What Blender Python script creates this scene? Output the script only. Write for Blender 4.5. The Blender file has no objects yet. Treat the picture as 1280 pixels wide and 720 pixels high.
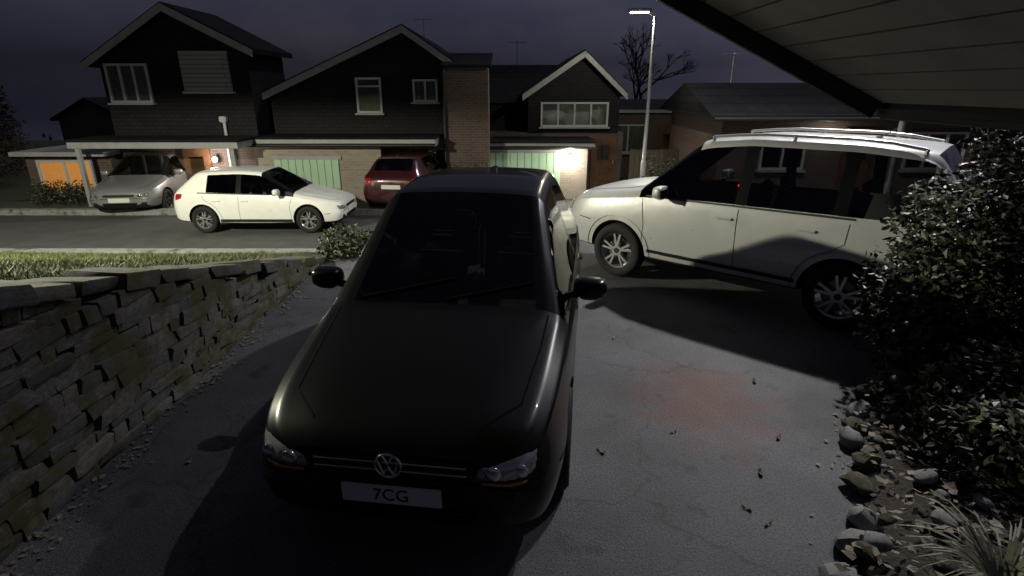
import bpy, bmesh, math, random
from mathutils import Vector, Matrix, noise
from mathutils.bvhtree import BVHTree
R = math.radians
random.seed(7)
SC = bpy.context.scene
C = SC.collection

# ------------------------------------------------------------ camera, sky, sun, exposure
cam_d = bpy.data.cameras.new('camera')
cam = bpy.data.objects.new('camera', cam_d); C.objects.link(cam)
cam.location = (0, 0, 2.4)
cam.rotation_euler = (R(90 - 19.65), 0, 0)
cam_d.sensor_width = 36; cam_d.lens = 36 * 700 / 1280
cam_d.clip_start = 0.05; cam_d.clip_end = 3000
SC.camera = cam

SUN_EL, SUN_AZ = 50, 36            # azimuth counted from +x towards +y
W = bpy.data.worlds.new('World'); SC.world = W; W.use_nodes = True
nt = W.node_tree; nt.nodes.clear()
sky = nt.nodes.new('ShaderNodeTexSky'); sky.sky_type = 'NISHITA'; sky.sun_disc = False
sky.sun_elevation = R(SUN_EL); sky.sun_rotation = R(90 - SUN_AZ)
sky.dust_density = 4; sky.air_density = 1.0
hs = nt.nodes.new('ShaderNodeHueSaturation'); hs.inputs['Saturation'].default_value = 0.22
tc = nt.nodes.new('ShaderNodeTexCoord')
cn = nt.nodes.new('ShaderNodeTexNoise'); cn.inputs['Scale'].default_value = 3.0; cn.inputs['Detail'].default_value = 7; cn.inputs['Roughness'].default_value = .6
mp = nt.nodes.new('ShaderNodeMapping'); mp.inputs['Scale'].default_value = (1, 1, 2.5)
cr = nt.nodes.new('ShaderNodeValToRGB'); cr.color_ramp.elements[0].position = .3; cr.color_ramp.elements[1].position = .72
cr.color_ramp.elements[0].color = (.50, .55, 1.0, 1); cr.color_ramp.elements[1].color = (.95, .88, 1.26, 1)      # thin night cloud over the town
mu = nt.nodes.new('ShaderNodeMix'); mu.data_type = 'RGBA'; mu.blend_type = 'MULTIPLY'; mu.inputs['Factor'].default_value = 1
bg = nt.nodes.new('ShaderNodeBackground'); bg.inputs[1].default_value = 0.0120
wo = nt.nodes.new('ShaderNodeOutputWorld')
nt.links.new(tc.outputs['Generated'], mp.inputs[0]); nt.links.new(mp.outputs[0], cn.inputs['Vector']); nt.links.new(cn.outputs['Fac'], cr.inputs[0])
sx = nt.nodes.new('ShaderNodeSeparateXYZ'); ab = nt.nodes.new('ShaderNodeMath'); ab.operation = 'ABSOLUTE'; mxz = nt.nodes.new('ShaderNodeMath'); mxz.operation = 'MAXIMUM'; mxz.inputs[1].default_value = .04
cx = nt.nodes.new('ShaderNodeCombineXYZ')                 # the glow goes on below the horizon, where the hill falls away
nt.links.new(tc.outputs['Generated'], sx.inputs[0]); nt.links.new(sx.outputs[2], ab.inputs[0]); nt.links.new(ab.outputs[0], mxz.inputs[0])
nt.links.new(sx.outputs[0], cx.inputs[0]); nt.links.new(sx.outputs[1], cx.inputs[1]); nt.links.new(mxz.outputs[0], cx.inputs[2]); nt.links.new(cx.outputs[0], sky.inputs[0])
nt.links.new(sky.outputs[0], hs.inputs['Color']); nt.links.new(hs.outputs[0], mu.inputs['A']); nt.links.new(cr.outputs[0], mu.inputs['B'])
nt.links.new(mu.outputs['Result'], bg.inputs[0]); nt.links.new(bg.outputs[0], wo.inputs[0])

sl = bpy.data.lights.new('sun', 'SUN'); sl.energy = 0.4; sl.angle = R(0.6); sl.color = (.92, .95, 1)
so = bpy.data.objects.new('sun', sl); C.objects.link(so)
sd = Vector((math.cos(R(SUN_EL)) * math.cos(R(SUN_AZ)), math.cos(R(SUN_EL)) * math.sin(R(SUN_AZ)), math.sin(R(SUN_EL))))
so.rotation_euler = sd.to_track_quat('Z', 'Y').to_euler()
so.location = sd * 30

vs = SC.view_settings
vs.view_transform = 'Standard'; vs.look = 'None'; vs.exposure = 0; vs.gamma = 1
SC.cycles.use_denoising = True
SC.cycles.max_bounces = 6; SC.cycles.transparent_max_bounces = 12

# ------------------------------------------------------------ materials
MATS = {}
def mat(name, col, rough=.6, metal=0, coat=0, var=0, scale=8, bump=0, bscale=60, spec=.5, col2=None, emit=None, es=0, rvar=0):
    if name in MATS: return MATS[name]
    m = bpy.data.materials.new(name); m.use_nodes = True
    t = m.node_tree; b = t.nodes['Principled BSDF']
    b.inputs['Base Color'].default_value = (*col, 1); b.inputs['Roughness'].default_value = rough
    b.inputs['Metallic'].default_value = metal; b.inputs['Coat Weight'].default_value = coat
    b.inputs['Coat Roughness'].default_value = .04
    b.inputs['Specular IOR Level'].default_value = spec
    co = t.nodes.new('ShaderNodeTexCoord')
    if var or col2:
        n = t.nodes.new('ShaderNodeTexNoise'); n.inputs['Scale'].default_value = scale; n.inputs['Detail'].default_value = 8
        n.inputs['Roughness'].default_value = .65
        t.links.new(co.outputs['Object'], n.inputs['Vector'])
        r = t.nodes.new('ShaderNodeValToRGB')
        a = Vector(col); c2 = Vector(col2) if col2 else a
        r.color_ramp.elements[0].position = .3; r.color_ramp.elements[1].position = .7
        r.color_ramp.elements[0].color = (*(a * (1 - var)), 1); r.color_ramp.elements[1].color = (*(c2 * (1 + var)), 1)
        t.links.new(n.outputs['Fac'], r.inputs[0]); t.links.new(r.outputs[0], b.inputs['Base Color'])
    if bump:
        n2 = t.nodes.new('ShaderNodeTexNoise'); n2.inputs['Scale'].default_value = bscale; n2.inputs['Detail'].default_value = 6
        t.links.new(co.outputs['Object'], n2.inputs['Vector'])
        bp = t.nodes.new('ShaderNodeBump'); bp.inputs['Strength'].default_value = bump; bp.inputs['Distance'].default_value = .02
        t.links.new(n2.outputs['Fac'], bp.inputs['Height']); t.links.new(bp.outputs[0], b.inputs['Normal'])
    if rvar:
        n3 = t.nodes.new('ShaderNodeTexNoise'); n3.inputs['Scale'].default_value = 5; n3.inputs['Detail'].default_value = 9; n3.inputs['Roughness'].default_value = .7
        t.links.new(co.outputs['Object'], n3.inputs['Vector'])
        mr = t.nodes.new('ShaderNodeMapRange'); mr.inputs['From Min'].default_value = .3; mr.inputs['From Max'].default_value = .7
        mr.inputs['To Min'].default_value = rough - rvar; mr.inputs['To Max'].default_value = rough + rvar
        t.links.new(n3.outputs['Fac'], mr.inputs['Value']); t.links.new(mr.outputs[0], b.inputs['Roughness'])
    if emit:
        b.inputs['Emission Color'].default_value = (*emit, 1); b.inputs['Emission Strength'].default_value = es
    MATS[name] = m
    return m

def tarmac_mat():
    m = bpy.data.materials.new('tarmac'); m.use_nodes = True; t = m.node_tree; b = t.nodes['Principled BSDF']
    co = t.nodes.new('ShaderNodeTexCoord')
    def noise_(s, d=8, r=.6):
        n = t.nodes.new('ShaderNodeTexNoise'); n.inputs['Scale'].default_value = s; n.inputs['Detail'].default_value = d
        n.inputs['Roughness'].default_value = r; t.links.new(co.outputs['Object'], n.inputs['Vector']); return n
    big = noise_(.9, 6); fine = noise_(70, 3, .8)
    v = t.nodes.new('ShaderNodeTexVoronoi'); v.inputs['Scale'].default_value = 110
    t.links.new(co.outputs['Object'], v.inputs['Vector'])
    r1 = t.nodes.new('ShaderNodeValToRGB')
    r1.color_ramp.elements[0].position = .32; r1.color_ramp.elements[0].color = (.050, .050, .056, 1)
    r1.color_ramp.elements[1].position = .68; r1.color_ramp.elements[1].color = (.112, .110, .120, 1)
    t.links.new(big.outputs['Fac'], r1.inputs[0])
    r2 = t.nodes.new('ShaderNodeValToRGB')
    r2.color_ramp.elements[0].position = .33; r2.color_ramp.elements[0].color = (.35, .35, .36, 1)
    r2.color_ramp.elements[1].position = .70; r2.color_ramp.elements[1].color = (1.5, 1.5, 1.5, 1)
    t.links.new(fine.outputs['Fac'], r2.inputs[0])
    mx = t.nodes.new('ShaderNodeMix'); mx.data_type = 'RGBA'; mx.blend_type = 'MULTIPLY'; mx.inputs['Factor'].default_value = 1
    t.links.new(r1.outputs[0], mx.inputs['A']); t.links.new(r2.outputs[0], mx.inputs['B'])
    def over(prev, fac, col, k):
        m_ = t.nodes.new('ShaderNodeMix'); m_.data_type = 'RGBA'; m_.blend_type = 'MULTIPLY'
        s_ = t.nodes.new('ShaderNodeMath'); s_.operation = 'MULTIPLY'; s_.inputs[1].default_value = k
        t.links.new(fac, s_.inputs[0]); t.links.new(s_.outputs[0], m_.inputs['Factor']); t.links.new(prev, m_.inputs['A']); m_.inputs['B'].default_value = (*col, 1)
        return m_.outputs['Result']
    def ramp_(src, a0, a1, inv=False):
        r_ = t.nodes.new('ShaderNodeMapRange'); r_.inputs['From Min'].default_value = a0; r_.inputs['From Max'].default_value = a1
        if inv: r_.inputs['To Min'].default_value = 1; r_.inputs['To Max'].default_value = 0
        t.links.new(src, r_.inputs['Value']); return r_.outputs[0]
    cur = mx.outputs['Result']
    # oil spots
    oil = noise_(2.3, 3); cur = over(cur, ramp_(oil.outputs['Fac'], .60, .68), (.45, .45, .47), .8)
    # hairline cracks
    wv = noise_(1.6, 4); vm = t.nodes.new('ShaderNodeVectorMath'); vm.operation = 'MULTIPLY_ADD'; vm.inputs[1].default_value = (.9, .9, .9)
    t.links.new(wv.outputs['Color'], vm.inputs[0]); t.links.new(co.outputs['Object'], vm.inputs[2])
    ck = t.nodes.new('ShaderNodeTexVoronoi'); ck.feature = 'DISTANCE_TO_EDGE'; ck.inputs['Scale'].default_value = .55
    t.links.new(vm.outputs[0], ck.inputs['Vector'])
    cur = over(cur, ramp_(ck.outputs['Distance'], .002, .011, True), (.3, .3, .3), .45)
    # rusty stain on the right of the drive
    mp_ = t.nodes.new('ShaderNodeMapping'); mp_.inputs['Location'].default_value = (-1.55, -4.0, 0); t.links.new(co.outputs['Object'], mp_.inputs[0])
    sp = t.nodes.new('ShaderNodeVectorMath'); sp.operation = 'LENGTH'; t.links.new(mp_.outputs[0], sp.inputs[0])
    st_ = noise_(2.6, 5); ad = t.nodes.new('ShaderNodeMath'); ad.operation = 'MULTIPLY_ADD'; ad.inputs[1].default_value = 1.5
    t.links.new(st_.outputs['Fac'], ad.inputs[0]); t.links.new(sp.outputs['Value'], ad.inputs[2])
    cur = over(cur, ramp_(ad.outputs[0], .95, 1.5, True), (1.35, .66, .50), .85)
    t.links.new(cur, b.inputs['Base Color'])
    b.inputs['Roughness'].default_value = .75
    bp = t.nodes.new('ShaderNodeBump'); bp.inputs['Strength'].default_value = .5; bp.inputs['Distance'].default_value = .006
    t.links.new(v.outputs['Distance'], bp.inputs['Height']); t.links.new(bp.outputs[0], b.inputs['Normal'])
    return m

def brick_mat(name, c1, c2, mortar, s=1.0):
    m = bpy.data.materials.new(name); m.use_nodes = True; t = m.node_tree; b = t.nodes['Principled BSDF']
    co = t.nodes.new('ShaderNodeTexCoord'); mp = t.nodes.new('ShaderNodeMapping')
    mp.inputs['Rotation'].default_value = (R(90), 0, 0)
    t.links.new(co.outputs['Object'], mp.inputs['Vector'])
    br = t.nodes.new('ShaderNodeTexBrick')
    br.inputs['Color1'].default_value = (*c1, 1); br.inputs['Color2'].default_value = (*c2, 1); br.inputs['Mortar'].default_value = (*mortar, 1)
    br.inputs['Scale'].default_value = s; br.inputs['Brick Width'].default_value = .225; br.inputs['Row Height'].default_value = .075
    br.inputs['Mortar Size'].default_value = .008
    t.links.new(mp.outputs[0], br.inputs['Vector']); t.links.new(br.outputs['Color'], b.inputs['Base Color'])
    b.inputs['Roughness'].default_value = .85
    return m

def course_mat(name, c1, c2, row, width, rough=.7):          # tiles and boards too far off to pick apart
    m = brick_mat(name, c1, c2, tuple(x * .4 for x in c1), 1)
    br = [n for n in m.node_tree.nodes if n.type == 'TEX_BRICK'][0]
    br.inputs['Row Height'].default_value = row; br.inputs['Brick Width'].default_value = width; br.inputs['Mortar Size'].default_value = .012
    m.node_tree.nodes['Principled BSDF'].inputs['Roughness'].default_value = rough
    return m

def glass_mat(name, tint=(.02, .025, .025), clear=.35, rough=.02):
    m = bpy.data.materials.new(name); m.use_nodes = True; t = m.node_tree; t.nodes.remove(t.nodes['Principled BSDF'])
    o = t.nodes['Material Output']
    tr = t.nodes.new('ShaderNodeBsdfTransparent'); tr.inputs[0].default_value = (clear, clear * 1.03, clear, 1)
    gl = t.nodes.new('ShaderNodeBsdfGlossy'); gl.inputs['Roughness'].default_value = rough; gl.inputs['Color'].default_value = (1, 1, 1, 1)
    fr = t.nodes.new('ShaderNodeFresnel'); fr.inputs[0].default_value = 1.5
    mx = t.nodes.new('ShaderNodeMixShader')
    t.links.new(fr.outputs[0], mx.inputs[0]); t.links.new(tr.outputs[0], mx.inputs[1]); t.links.new(gl.outputs[0], mx.inputs[2])
    t.links.new(mx.outputs[0], o.inputs[0])
    return m

M = dict(
    tarmac=tarmac_mat(),
    road=mat('road', (.075, .074, .072), .8, var=.25, scale=3, bump=.4, bscale=120),
    kerb=mat('kerb', (.26, .26, .25), .8, var=.25, scale=12, bump=.3),
    soil=mat('soil', (.035, .028, .02), .95, var=.5, scale=14, bump=1, bscale=40),
    lawn=mat('lawn', (.032, .036, .013), .95, var=.5, scale=9, bump=1, bscale=70, col2=(.05, .052, .02)),
    blade=mat('blade', (.055, .078, .018), .6, var=.4, scale=4, col2=(.085, .095, .028)),
    stone=mat('stone', (.095, .09, .092), .85, var=.45, scale=7, bump=.8, bscale=35, col2=(.13, .118, .108)),
    stone_b=mat('stone_b', (.065, .062, .072), .85, var=.45, scale=6, bump=.8, bscale=35, col2=(.10, .095, .095)),
    stone_c=mat('stone_c', (.13, .115, .10), .85, var=.4, scale=6, bump=.8, bscale=35, col2=(.17, .15, .135)),
    pebble=mat('pebble', (.22, .215, .21), .75, var=.3, scale=10, bump=.5),
    black_paint=mat('black_paint', (.0030, .0030, .0015), .28, coat=.5, spec=.15),
    silver_paint=mat('silver_paint', (.50, .50, .50), .36, metal=.15, coat=.6, rvar=.12, var=.05, scale=6),
    white_paint=mat('white_paint', (.82, .82, .79), .35, coat=.7, rvar=.12, var=.04, scale=5),
    red_paint=mat('red_paint', (.045, .006, .007), .35, metal=.3, coat=.8, rvar=.1),
    grey_paint=mat('grey_paint', (.26, .26, .27), .35, metal=.4, coat=.8, rvar=.1),
    plastic=mat('plastic', (.012, .012, .013), .55),
    tyre=mat('tyre', (.012, .012, .012), .85, bump=.3, bscale=90),
    alloy=mat('alloy', (.55, .55, .56), .3, metal=.8),
    dark_alloy=mat('dark_alloy', (.16, .16, .17), .35, metal=.8),
    chrome=mat('chrome', (.75, .75, .75), .12, metal=1),
    lens=mat('lens', (.35, .36, .38), .08, metal=.6, coat=1),
    tail=mat('tail', (.35, .01, .012), .15, coat=1),
    amber=mat('amber', (.5, .16, .02), .2, coat=1),
    piano_black=mat('piano_black', (.006, .006, .006), .2, spec=.3),
    alarm_glow=mat('alarm_glow', (.3, 0, 0), .4, emit=(1, .03, .02), es=3),
    cabin=mat('cabin', (.02, .02, .021), .9),
    plate=mat('plate', (.62, .62, .60), .5),
    ink=mat('ink', (.004, .004, .004), .9, spec=.05),
    car_glass=glass_mat('car_glass', clear=.55),
    dark_glass=glass_mat('dark_glass', clear=.32),
    pane=glass_mat('pane', clear=.8, rough=.03),
    brick=brick_mat('brick', (.07, .042, .034), (.095, .058, .046), (.11, .10, .095)),
    brick_pale=brick_mat('brick_pale', (.30, .25, .20), (.24, .19, .155), (.30, .28, .26)),
    tile_hung=course_mat('tile_hung', (.011, .010, .013), (.016, .014, .017), .11, .17),
    roof=course_mat('roof', (.009, .009, .012), (.013, .013, .016), .2, .3),
    cladding=course_mat('cladding', (.26, .26, .27), (.29, .29, .29), .12, 3.0, .5),
    render=mat('render', (.42, .41, .38), .85, var=.1, scale=4, bump=.3, bscale=90),
    trim=mat('trim', (.28, .28, .29), .45, var=.12, scale=5),
    upvc=mat('upvc', (.42, .42, .43), .35),
    curtain=mat('curtain', (.16, .155, .16), .9, var=.3, scale=3),
    garage=mat('garage', (.36, .52, .37), .5, var=.08, scale=2),
    door_wood=mat('door_wood', (.10, .045, .02), .5, var=.4, scale=6),
    warm_curtain=mat('warm_curtain', (.5, .28, .12), .9, emit=(1, .36, .07), es=.6),
    metal=mat('metal', (.42, .42, .42), .35, metal=.7),
    black_metal=mat('black_metal', (.02, .02, .02), .4, metal=.3),
    lamp_glow=mat('lamp_glow', (1, 1, 1), .4, emit=(1, .97, .9), es=22),
    porch_glow=mat('porch_glow', (1, 1, 1), .4, emit=(1, .93, .8), es=12),
    bark=mat('bark', (.06, .05, .04), .9, var=.4, scale=12, bump=1, bscale=30),
    leaf=mat('leaf', (.026, .034, .013), .5, var=.4, scale=3, col2=(.05, .062, .022)),
    leaf_dark=mat('leaf_dark', (.015, .019, .010), .52, var=.4, scale=3, col2=(.03, .034, .016)),
    leaf_pale=mat('leaf_pale', (.06, .065, .035), .55, var=.35, scale=5, col2=(.09, .09, .055)),
    leaf_dead=mat('leaf_dead', (.17, .135, .10), .7, var=.4, scale=8),
    conifer=mat('conifer', (.035, .022, .016), .8, var=.4, scale=3),
    timber=mat('timber', (.05, .038, .027), .6, var=.45, scale=9, bump=.4, bscale=25),
    soffit=mat('soffit', (.36, .35, .29), .5, var=.15, scale=6),
    wallwhite=mat('wallwhite', (.62, .62, .56), .8, var=.1, scale=5, bump=.3),
)

M['roof'].node_tree.nodes['Principled BSDF'].inputs['Specular IOR Level'].default_value = .15
M['roof'].node_tree.nodes['Principled BSDF'].inputs['Roughness'].default_value = .9
M['tile_hung'].node_tree.nodes['Principled BSDF'].inputs['Specular IOR Level'].default_value = .2
def moss(m, amount, col=(.060, .062, .018)):
    t = m.node_tree; b = t.nodes['Principled BSDF']; src = b.inputs['Base Color'].links[0].from_socket
    co = t.nodes.new('ShaderNodeTexCoord'); ge = t.nodes.new('ShaderNodeNewGeometry')
    n = t.nodes.new('ShaderNodeTexNoise'); n.inputs['Scale'].default_value = 3.2; n.inputs['Detail'].default_value = 9; n.inputs['Roughness'].default_value = .7
    t.links.new(ge.outputs['Position'], n.inputs['Vector'])
    r = t.nodes.new('ShaderNodeValToRGB'); r.color_ramp.elements[0].position = 1 - amount - .06; r.color_ramp.elements[1].position = 1 - amount + .08
    mx = t.nodes.new('ShaderNodeMix'); mx.data_type = 'RGBA'
    t.links.new(n.outputs['Fac'], r.inputs[0]); t.links.new(r.outputs[0], mx.inputs['Factor']); t.links.new(src, mx.inputs['A']); mx.inputs['B'].default_value = (*col, 1)
    t.links.new(mx.outputs['Result'], b.inputs['Base Color'])
for k_ in ('stone', 'stone_b', 'stone_c'): moss(M[k_], .50, (.058, .056, .017))
moss(M['kerb'], .42)

# ------------------------------------------------------------ mesh helpers
def link(name, me, m, parent=None):
    o = bpy.data.objects.new(name, me); C.objects.link(o)
    if m is not None:
        me.materials.clear(); me.materials.append(M[m] if isinstance(m, str) else m)
    if parent: o.parent = parent
    return o
def bm_obj(name, bm, m, parent=None, smooth=False):
    me = bpy.data.meshes.new(name)
    bmesh.ops.recalc_face_normals(bm, faces=bm.faces)
    bm.to_mesh(me); bm.free()
    if smooth: me.shade_smooth()
    return link(name, me, m, parent)
def py_obj(name, v, f, m, parent=None, smooth=False):
    me = bpy.data.meshes.new(name); me.from_pydata(v, [], f); me.update()
    if smooth: me.shade_smooth()
    return link(name, me, m, parent)
def empty(name, loc=(0, 0, 0), rz=0):
    o = bpy.data.objects.new(name, None); C.objects.link(o); o.location = loc; o.rotation_euler = (0, 0, rz); o.empty_display_size = .2
    return o
def tag(o, label, cat, group=None):
    o['label'] = label; o['category'] = cat
    if group: o['group'] = group
    return o
def struct(o): o['kind'] = 'structure'; return o
def add_box(bm, c, s, rot=None, bev=0):
    r = bmesh.ops.create_cube(bm, size=1)
    vs_ = r['verts']
    bmesh.ops.scale(bm, vec=s, verts=vs_)
    if bev:
        es = list({e for v in vs_ for e in v.link_edges})
        rr = bmesh.ops.bevel(bm, geom=es, offset=bev, segments=2, affect='EDGES')
        vs_ = list({v for f in rr['faces'] for v in f.verts} | {v for v in vs_ if v.is_valid})
    if rot is not None: bmesh.ops.rotate(bm, cent=(0, 0, 0), matrix=rot, verts=vs_)
    bmesh.ops.translate(bm, vec=c, verts=vs_)
def box(name, c, s, m, parent=None, bev=0, rot=None):
    bm = bmesh.new(); add_box(bm, c, s, rot, bev); return bm_obj(name, bm, m, parent)
def add_cyl(bm, a, b, r1, r2=None, n=12, caps=True):
    a, b = Vector(a), Vector(b); d = b - a
    q = d.to_track_quat('Z', 'Y').to_matrix().to_4x4()
    bmesh.ops.create_cone(bm, cap_ends=caps, segments=n, radius1=r1, radius2=r1 if r2 is None else r2, depth=d.length,
                          matrix=Matrix.Translation((a + b) / 2) @ q)
def cyl(name, a, b, r1, m, parent=None, r2=None, n=12):
    bm = bmesh.new(); add_cyl(bm, a, b, r1, r2, n); return bm_obj(name, bm, m, parent, smooth=False)
def prism(name, pts, axis, t, m, parent=None):
    """polygon pts (3-D, planar) extruded by vector t"""
    n = len(pts); v = [Vector(p) for p in pts] + [Vector(p) + Vector(t) for p in pts]
    f = [list(range(n))[::-1], list(range(n, 2 * n))] + [[i, (i + 1) % n, n + (i + 1) % n, n + i] for i in range(n)]
    me = bpy.data.meshes.new(name); me.from_pydata(v, [], f)
    bm = bmesh.new(); bm.from_mesh(me); bmesh.ops.recalc_face_normals(bm, faces=bm.faces); bm.to_mesh(me); bm.free()
    return link(name, me, m, parent)


# ------------------------------------------------------------ the setting
def sheet(name, fn, xs, ys, m):
    v = [(x, y, fn(x, y)) for y in ys for x in xs]; nx = len(xs)
    f = [(j * nx + i, j * nx + i + 1, (j + 1) * nx + i + 1, (j + 1) * nx + i) for j in range(len(ys) - 1) for i in range(nx - 1)]
    return struct(py_obj(name, v, f, m, smooth=True))
def lin(a, b, n): return [a + (b - a) * i / (n - 1) for i in range(n)]
def ramp(x, a, b): t = min(1, max(0, (x - a) / (b - a))); return t * t * (3 - 2 * t)

ROADZ = -.86
def drive_z(x, y): return -.76 * ramp(y, 7.9, 11.2)
def garden_z(y): return max(-.74, 1.41 - .262 * (y - 2.8)) if y > .5 else 2.0
def lawn_z(x, y):
    e = max(0, (x + 3.4)) * .12
    return garden_z(y) - .05 - e + .03 * noise.noise((x * .7, y * .7, 0))
sheet('ground', lambda x, y: -1.35 - .12 * max(0, y - 30), [-900, -60, 0, 60, 900], [-60, 30, 60, 120, 400, 1500], 'lawn')   # the hill falls away behind the houses
sheet('driveway', drive_z, lin(-2.75, 6.5, 20), lin(-1.5, 11.2, 40), 'tarmac')
sheet('lawn', lawn_z, lin(-22, -2.84, 60), lin(-1.5, 10.95, 50), 'lawn')
sheet('road', lambda x, y: ROADZ + .03 * (1 - abs(y - 13) / 2), lin(-60, 60, 40), lin(11.25, 15.0, 6), 'road')
k1 = struct(box('kerb', (-31.4, 11.07, -.83), (57.2, .24, .22), 'kerb', bev=.015))
k2 = struct(box('kerb', (36.4, 11.07, -.83), (59.4, .24, .22), 'kerb', bev=.015))
k3 = struct(box('kerb', (0, 15.14, -.81), (120, .24, .2), 'kerb', bev=.015))
sheet('pavement', lambda x, y: -.73, lin(-60, 60, 10), [15.28, 16.3], 'road')
sheet('front_gardens', lambda x, y: -.75 - .25 * ramp(y, 16.3, 17.4), lin(-60, 60, 30), lin(16.32, 40, 14), 'lawn')
# kerb at the drive's mouth, dropped
struct(box('dropped_kerb', (1.95, 11.09, -.87), (9.3, .2, .16), 'kerb', bev=.015))

def grass(name, label, n, xr, yr, fn, hmin, hmax, m='blade', w=.006):
    v, f = [], []
    for _ in range(n):
        x = random.uniform(*xr); y = random.uniform(*yr); z = fn(x, y) - .01
        h = random.uniform(hmin, hmax) * (1 + .6 * noise.noise((x * 1.3, y * 1.3, 3))); a = random.uniform(0, 6.28)
        dx, dy = math.cos(a) * w, math.sin(a) * w; lx, ly = random.gauss(0, .5) * h, random.gauss(0, .5) * h
        k = len(v); v += [(x - dx, y - dy, z), (x + dx, y + dy, z), (x + lx, y + ly, z + h)]; f.append((k, k + 1, k + 2))
    o = py_obj(name, v, f, m); o['kind'] = 'stuff'; o['label'] = label; o['category'] = 'grass'
    return o
grass('grass', 'rough short grass on the sloping lawn above the stone wall', 60000, (-15, -2.9), (3.4, 10.9), lawn_z, .03, .075, w=.006)

# ---- dry stone retaining wall on the left
WX = -2.74
wall = empty('stone_wall', (WX, 5.5, 0))
tag(wall, 'dark dry stone retaining wall along the left edge of the driveway', 'wall')
bm = bmesh.new()
ys_ = lin(-1.5, 8.2, 24)
prof = [(y, max(.05, garden_z(y) - .12)) for y in ys_]
v = []; f = []
for y, z in prof: v += [(-.10, y - 5.5, -.2), (-.10, y - 5.5, z), (-.48, y - 5.5, z), (-.48, y - 5.5, -.2)]
for i in range(len(prof) - 1):
    for j in range(4):
        a = i * 4 + j; b = i * 4 + (j + 1) % 4; f.append((a, b, b + 4, a + 4))
core = py_obj('rubble_core', v, f, 'soil', wall)
bm.free()
def rock_mesh(seed, sub=2):
    rnd = random.Random(seed); bm = bmesh.new(); bmesh.ops.create_cube(bm, size=1)
    bmesh.ops.subdivide_edges(bm, edges=bm.edges[:], cuts=2, use_grid_fill=True)
    k = rnd.uniform(.16, .34)
    tilt = Vector((rnd.uniform(-.12, .12), rnd.uniform(-.12, .12), rnd.uniform(-.12, .12)))
    for vv in bm.verts:
        c = vv.co.copy()
        c = Vector([math.copysign(.36, t) if abs(t) < .3 and abs(t) > .01 else t for t in c])      # faces stay broad, edges narrow
        s = c.normalized() * .66
        c = c.lerp(s, k)
        c.z += tilt.x * c.y * .8; c.y += tilt.y * c.z; c.x += tilt.z * c.y * .5
        vv.co = c + noise.noise_vector(c * 2.3 + Vector((seed * 3.1, seed, 0))) * .07
    bmesh.ops.recalc_face_normals(bm, faces=bm.faces)
    me = bpy.data.meshes.new('stone'); bm.to_mesh(me); bm.free()
    me.shade_smooth(); me.set_sharp_from_angle(angle=R(38))
    me.materials.append(M[['stone', 'stone_b', 'stone_c', 'stone', 'stone_b'][seed % 5]])
    return me
ROCKS = [rock_mesh(i) for i in range(15)]
nst = 0
z = 0.0
crs = random.Random(3)
row = 0
while z < 1.6:
    h = crs.uniform(.07, .125)
    y = 2.15 + crs.uniform(-.15, 0)
    while y < 8.2:
        w = crs.choice((crs.uniform(.10, .2), crs.uniform(.2, .36), crs.uniform(.3, .5))) * (1.0 if y < 5.5 else 1.25)
        top = garden_z(y + w / 2) - .10
        # courses dip a little with the fall of the ground
        zc = z + h / 2 - .045 * (y - 2.2) * (z / 1.4)
        if zc < top - .02 and nst < 292:
            s = bpy.data.objects.new('stone', crs.choice(ROCKS)); C.objects.link(s); s.parent = wall
            s.location = (-.12 + crs.uniform(-.025, .02), y + w / 2 - 5.5, zc)
            s.scale = (.26, w * .985, h * 1.0); s.rotation_euler = (R(-3 + crs.uniform(-4, 4)), R(crs.uniform(-4, 4)), R(crs.uniform(-3, 3)))
            nst += 1
        y += w
    z += h; row += 1
y = 2.1
while y < 8.0:                         # coping: flat stones laid along the top
    w = crs.uniform(.3, .5)
    s = bpy.data.objects.new('coping_stone', crs.choice(ROCKS)); C.objects.link(s); s.parent = wall
    s.location = (-.24 + crs.uniform(-.04, .04), y + w / 2 - 5.5, garden_z(y + w / 2) - .06 + crs.uniform(-.015, .02))
    s.scale = (crs.uniform(.42, .56), w - .015, crs.uniform(.09, .14)); s.rotation_euler = (R(-14.5), R(crs.uniform(-3, 3)), R(crs.uniform(-6, 6)))
    y += w

# ---- street lamp in view, lit
def street_lamp(loc, label, h, arm, power, lean=0, col=(1, .97, .74), cone=(166, .10)):
    r = empty('street_lamp', loc); tag(r, label, 'street lamp', 'street lamps')
    r.rotation_euler = (0, lean, 0)
    cyl('post_base', (0, 0, 0), (0, 0, 1.2), .075, 'metal', r, n=16)
    cyl('post', (0, 0, 1.2), (0, 0, h - .12), .052, 'metal', r, .036, n=16)
    cyl('bracket', (0, 0, h - .12), (arm * .55, 0, h), .03, 'metal', r, n=10)
    bm = bmesh.new(); add_box(bm, (arm * .9, 0, h + .02), (.62, .2, .09), bev=.03); hd = bm_obj('lamp_head', bm, 'metal', r)
    box('lens', (arm * .9, 0, h - .033), (.46, .15, .018), 'lamp_glow', hd)
    box('door', (0, -.077, .6), (.09, .012, .42), 'black_metal', r)
    ld = bpy.data.lights.new('lamp_light', 'SPOT'); ld.energy = power; ld.spot_size = R(cone[0]); ld.spot_blend = cone[1]; ld.shadow_soft_size = .12; ld.color = col
    lo = bpy.data.objects.new('lamp_light', ld); C.objects.link(lo); lo.parent = r; lo.location = (arm * .9, 0, h - .07)
    return r
street_lamp((3.70, 16.0, -.75), 'tall slim street lamp post rising behind the silver car', 5.02, -.45, 400)
# the lamp whose light falls on the white and silver cars: it stands on the lawn to the left
street_lamp((-8.9, 6.0, .5), 'street lamp on the lawn left of the stone wall', 3.36, .9, 4700)
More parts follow.
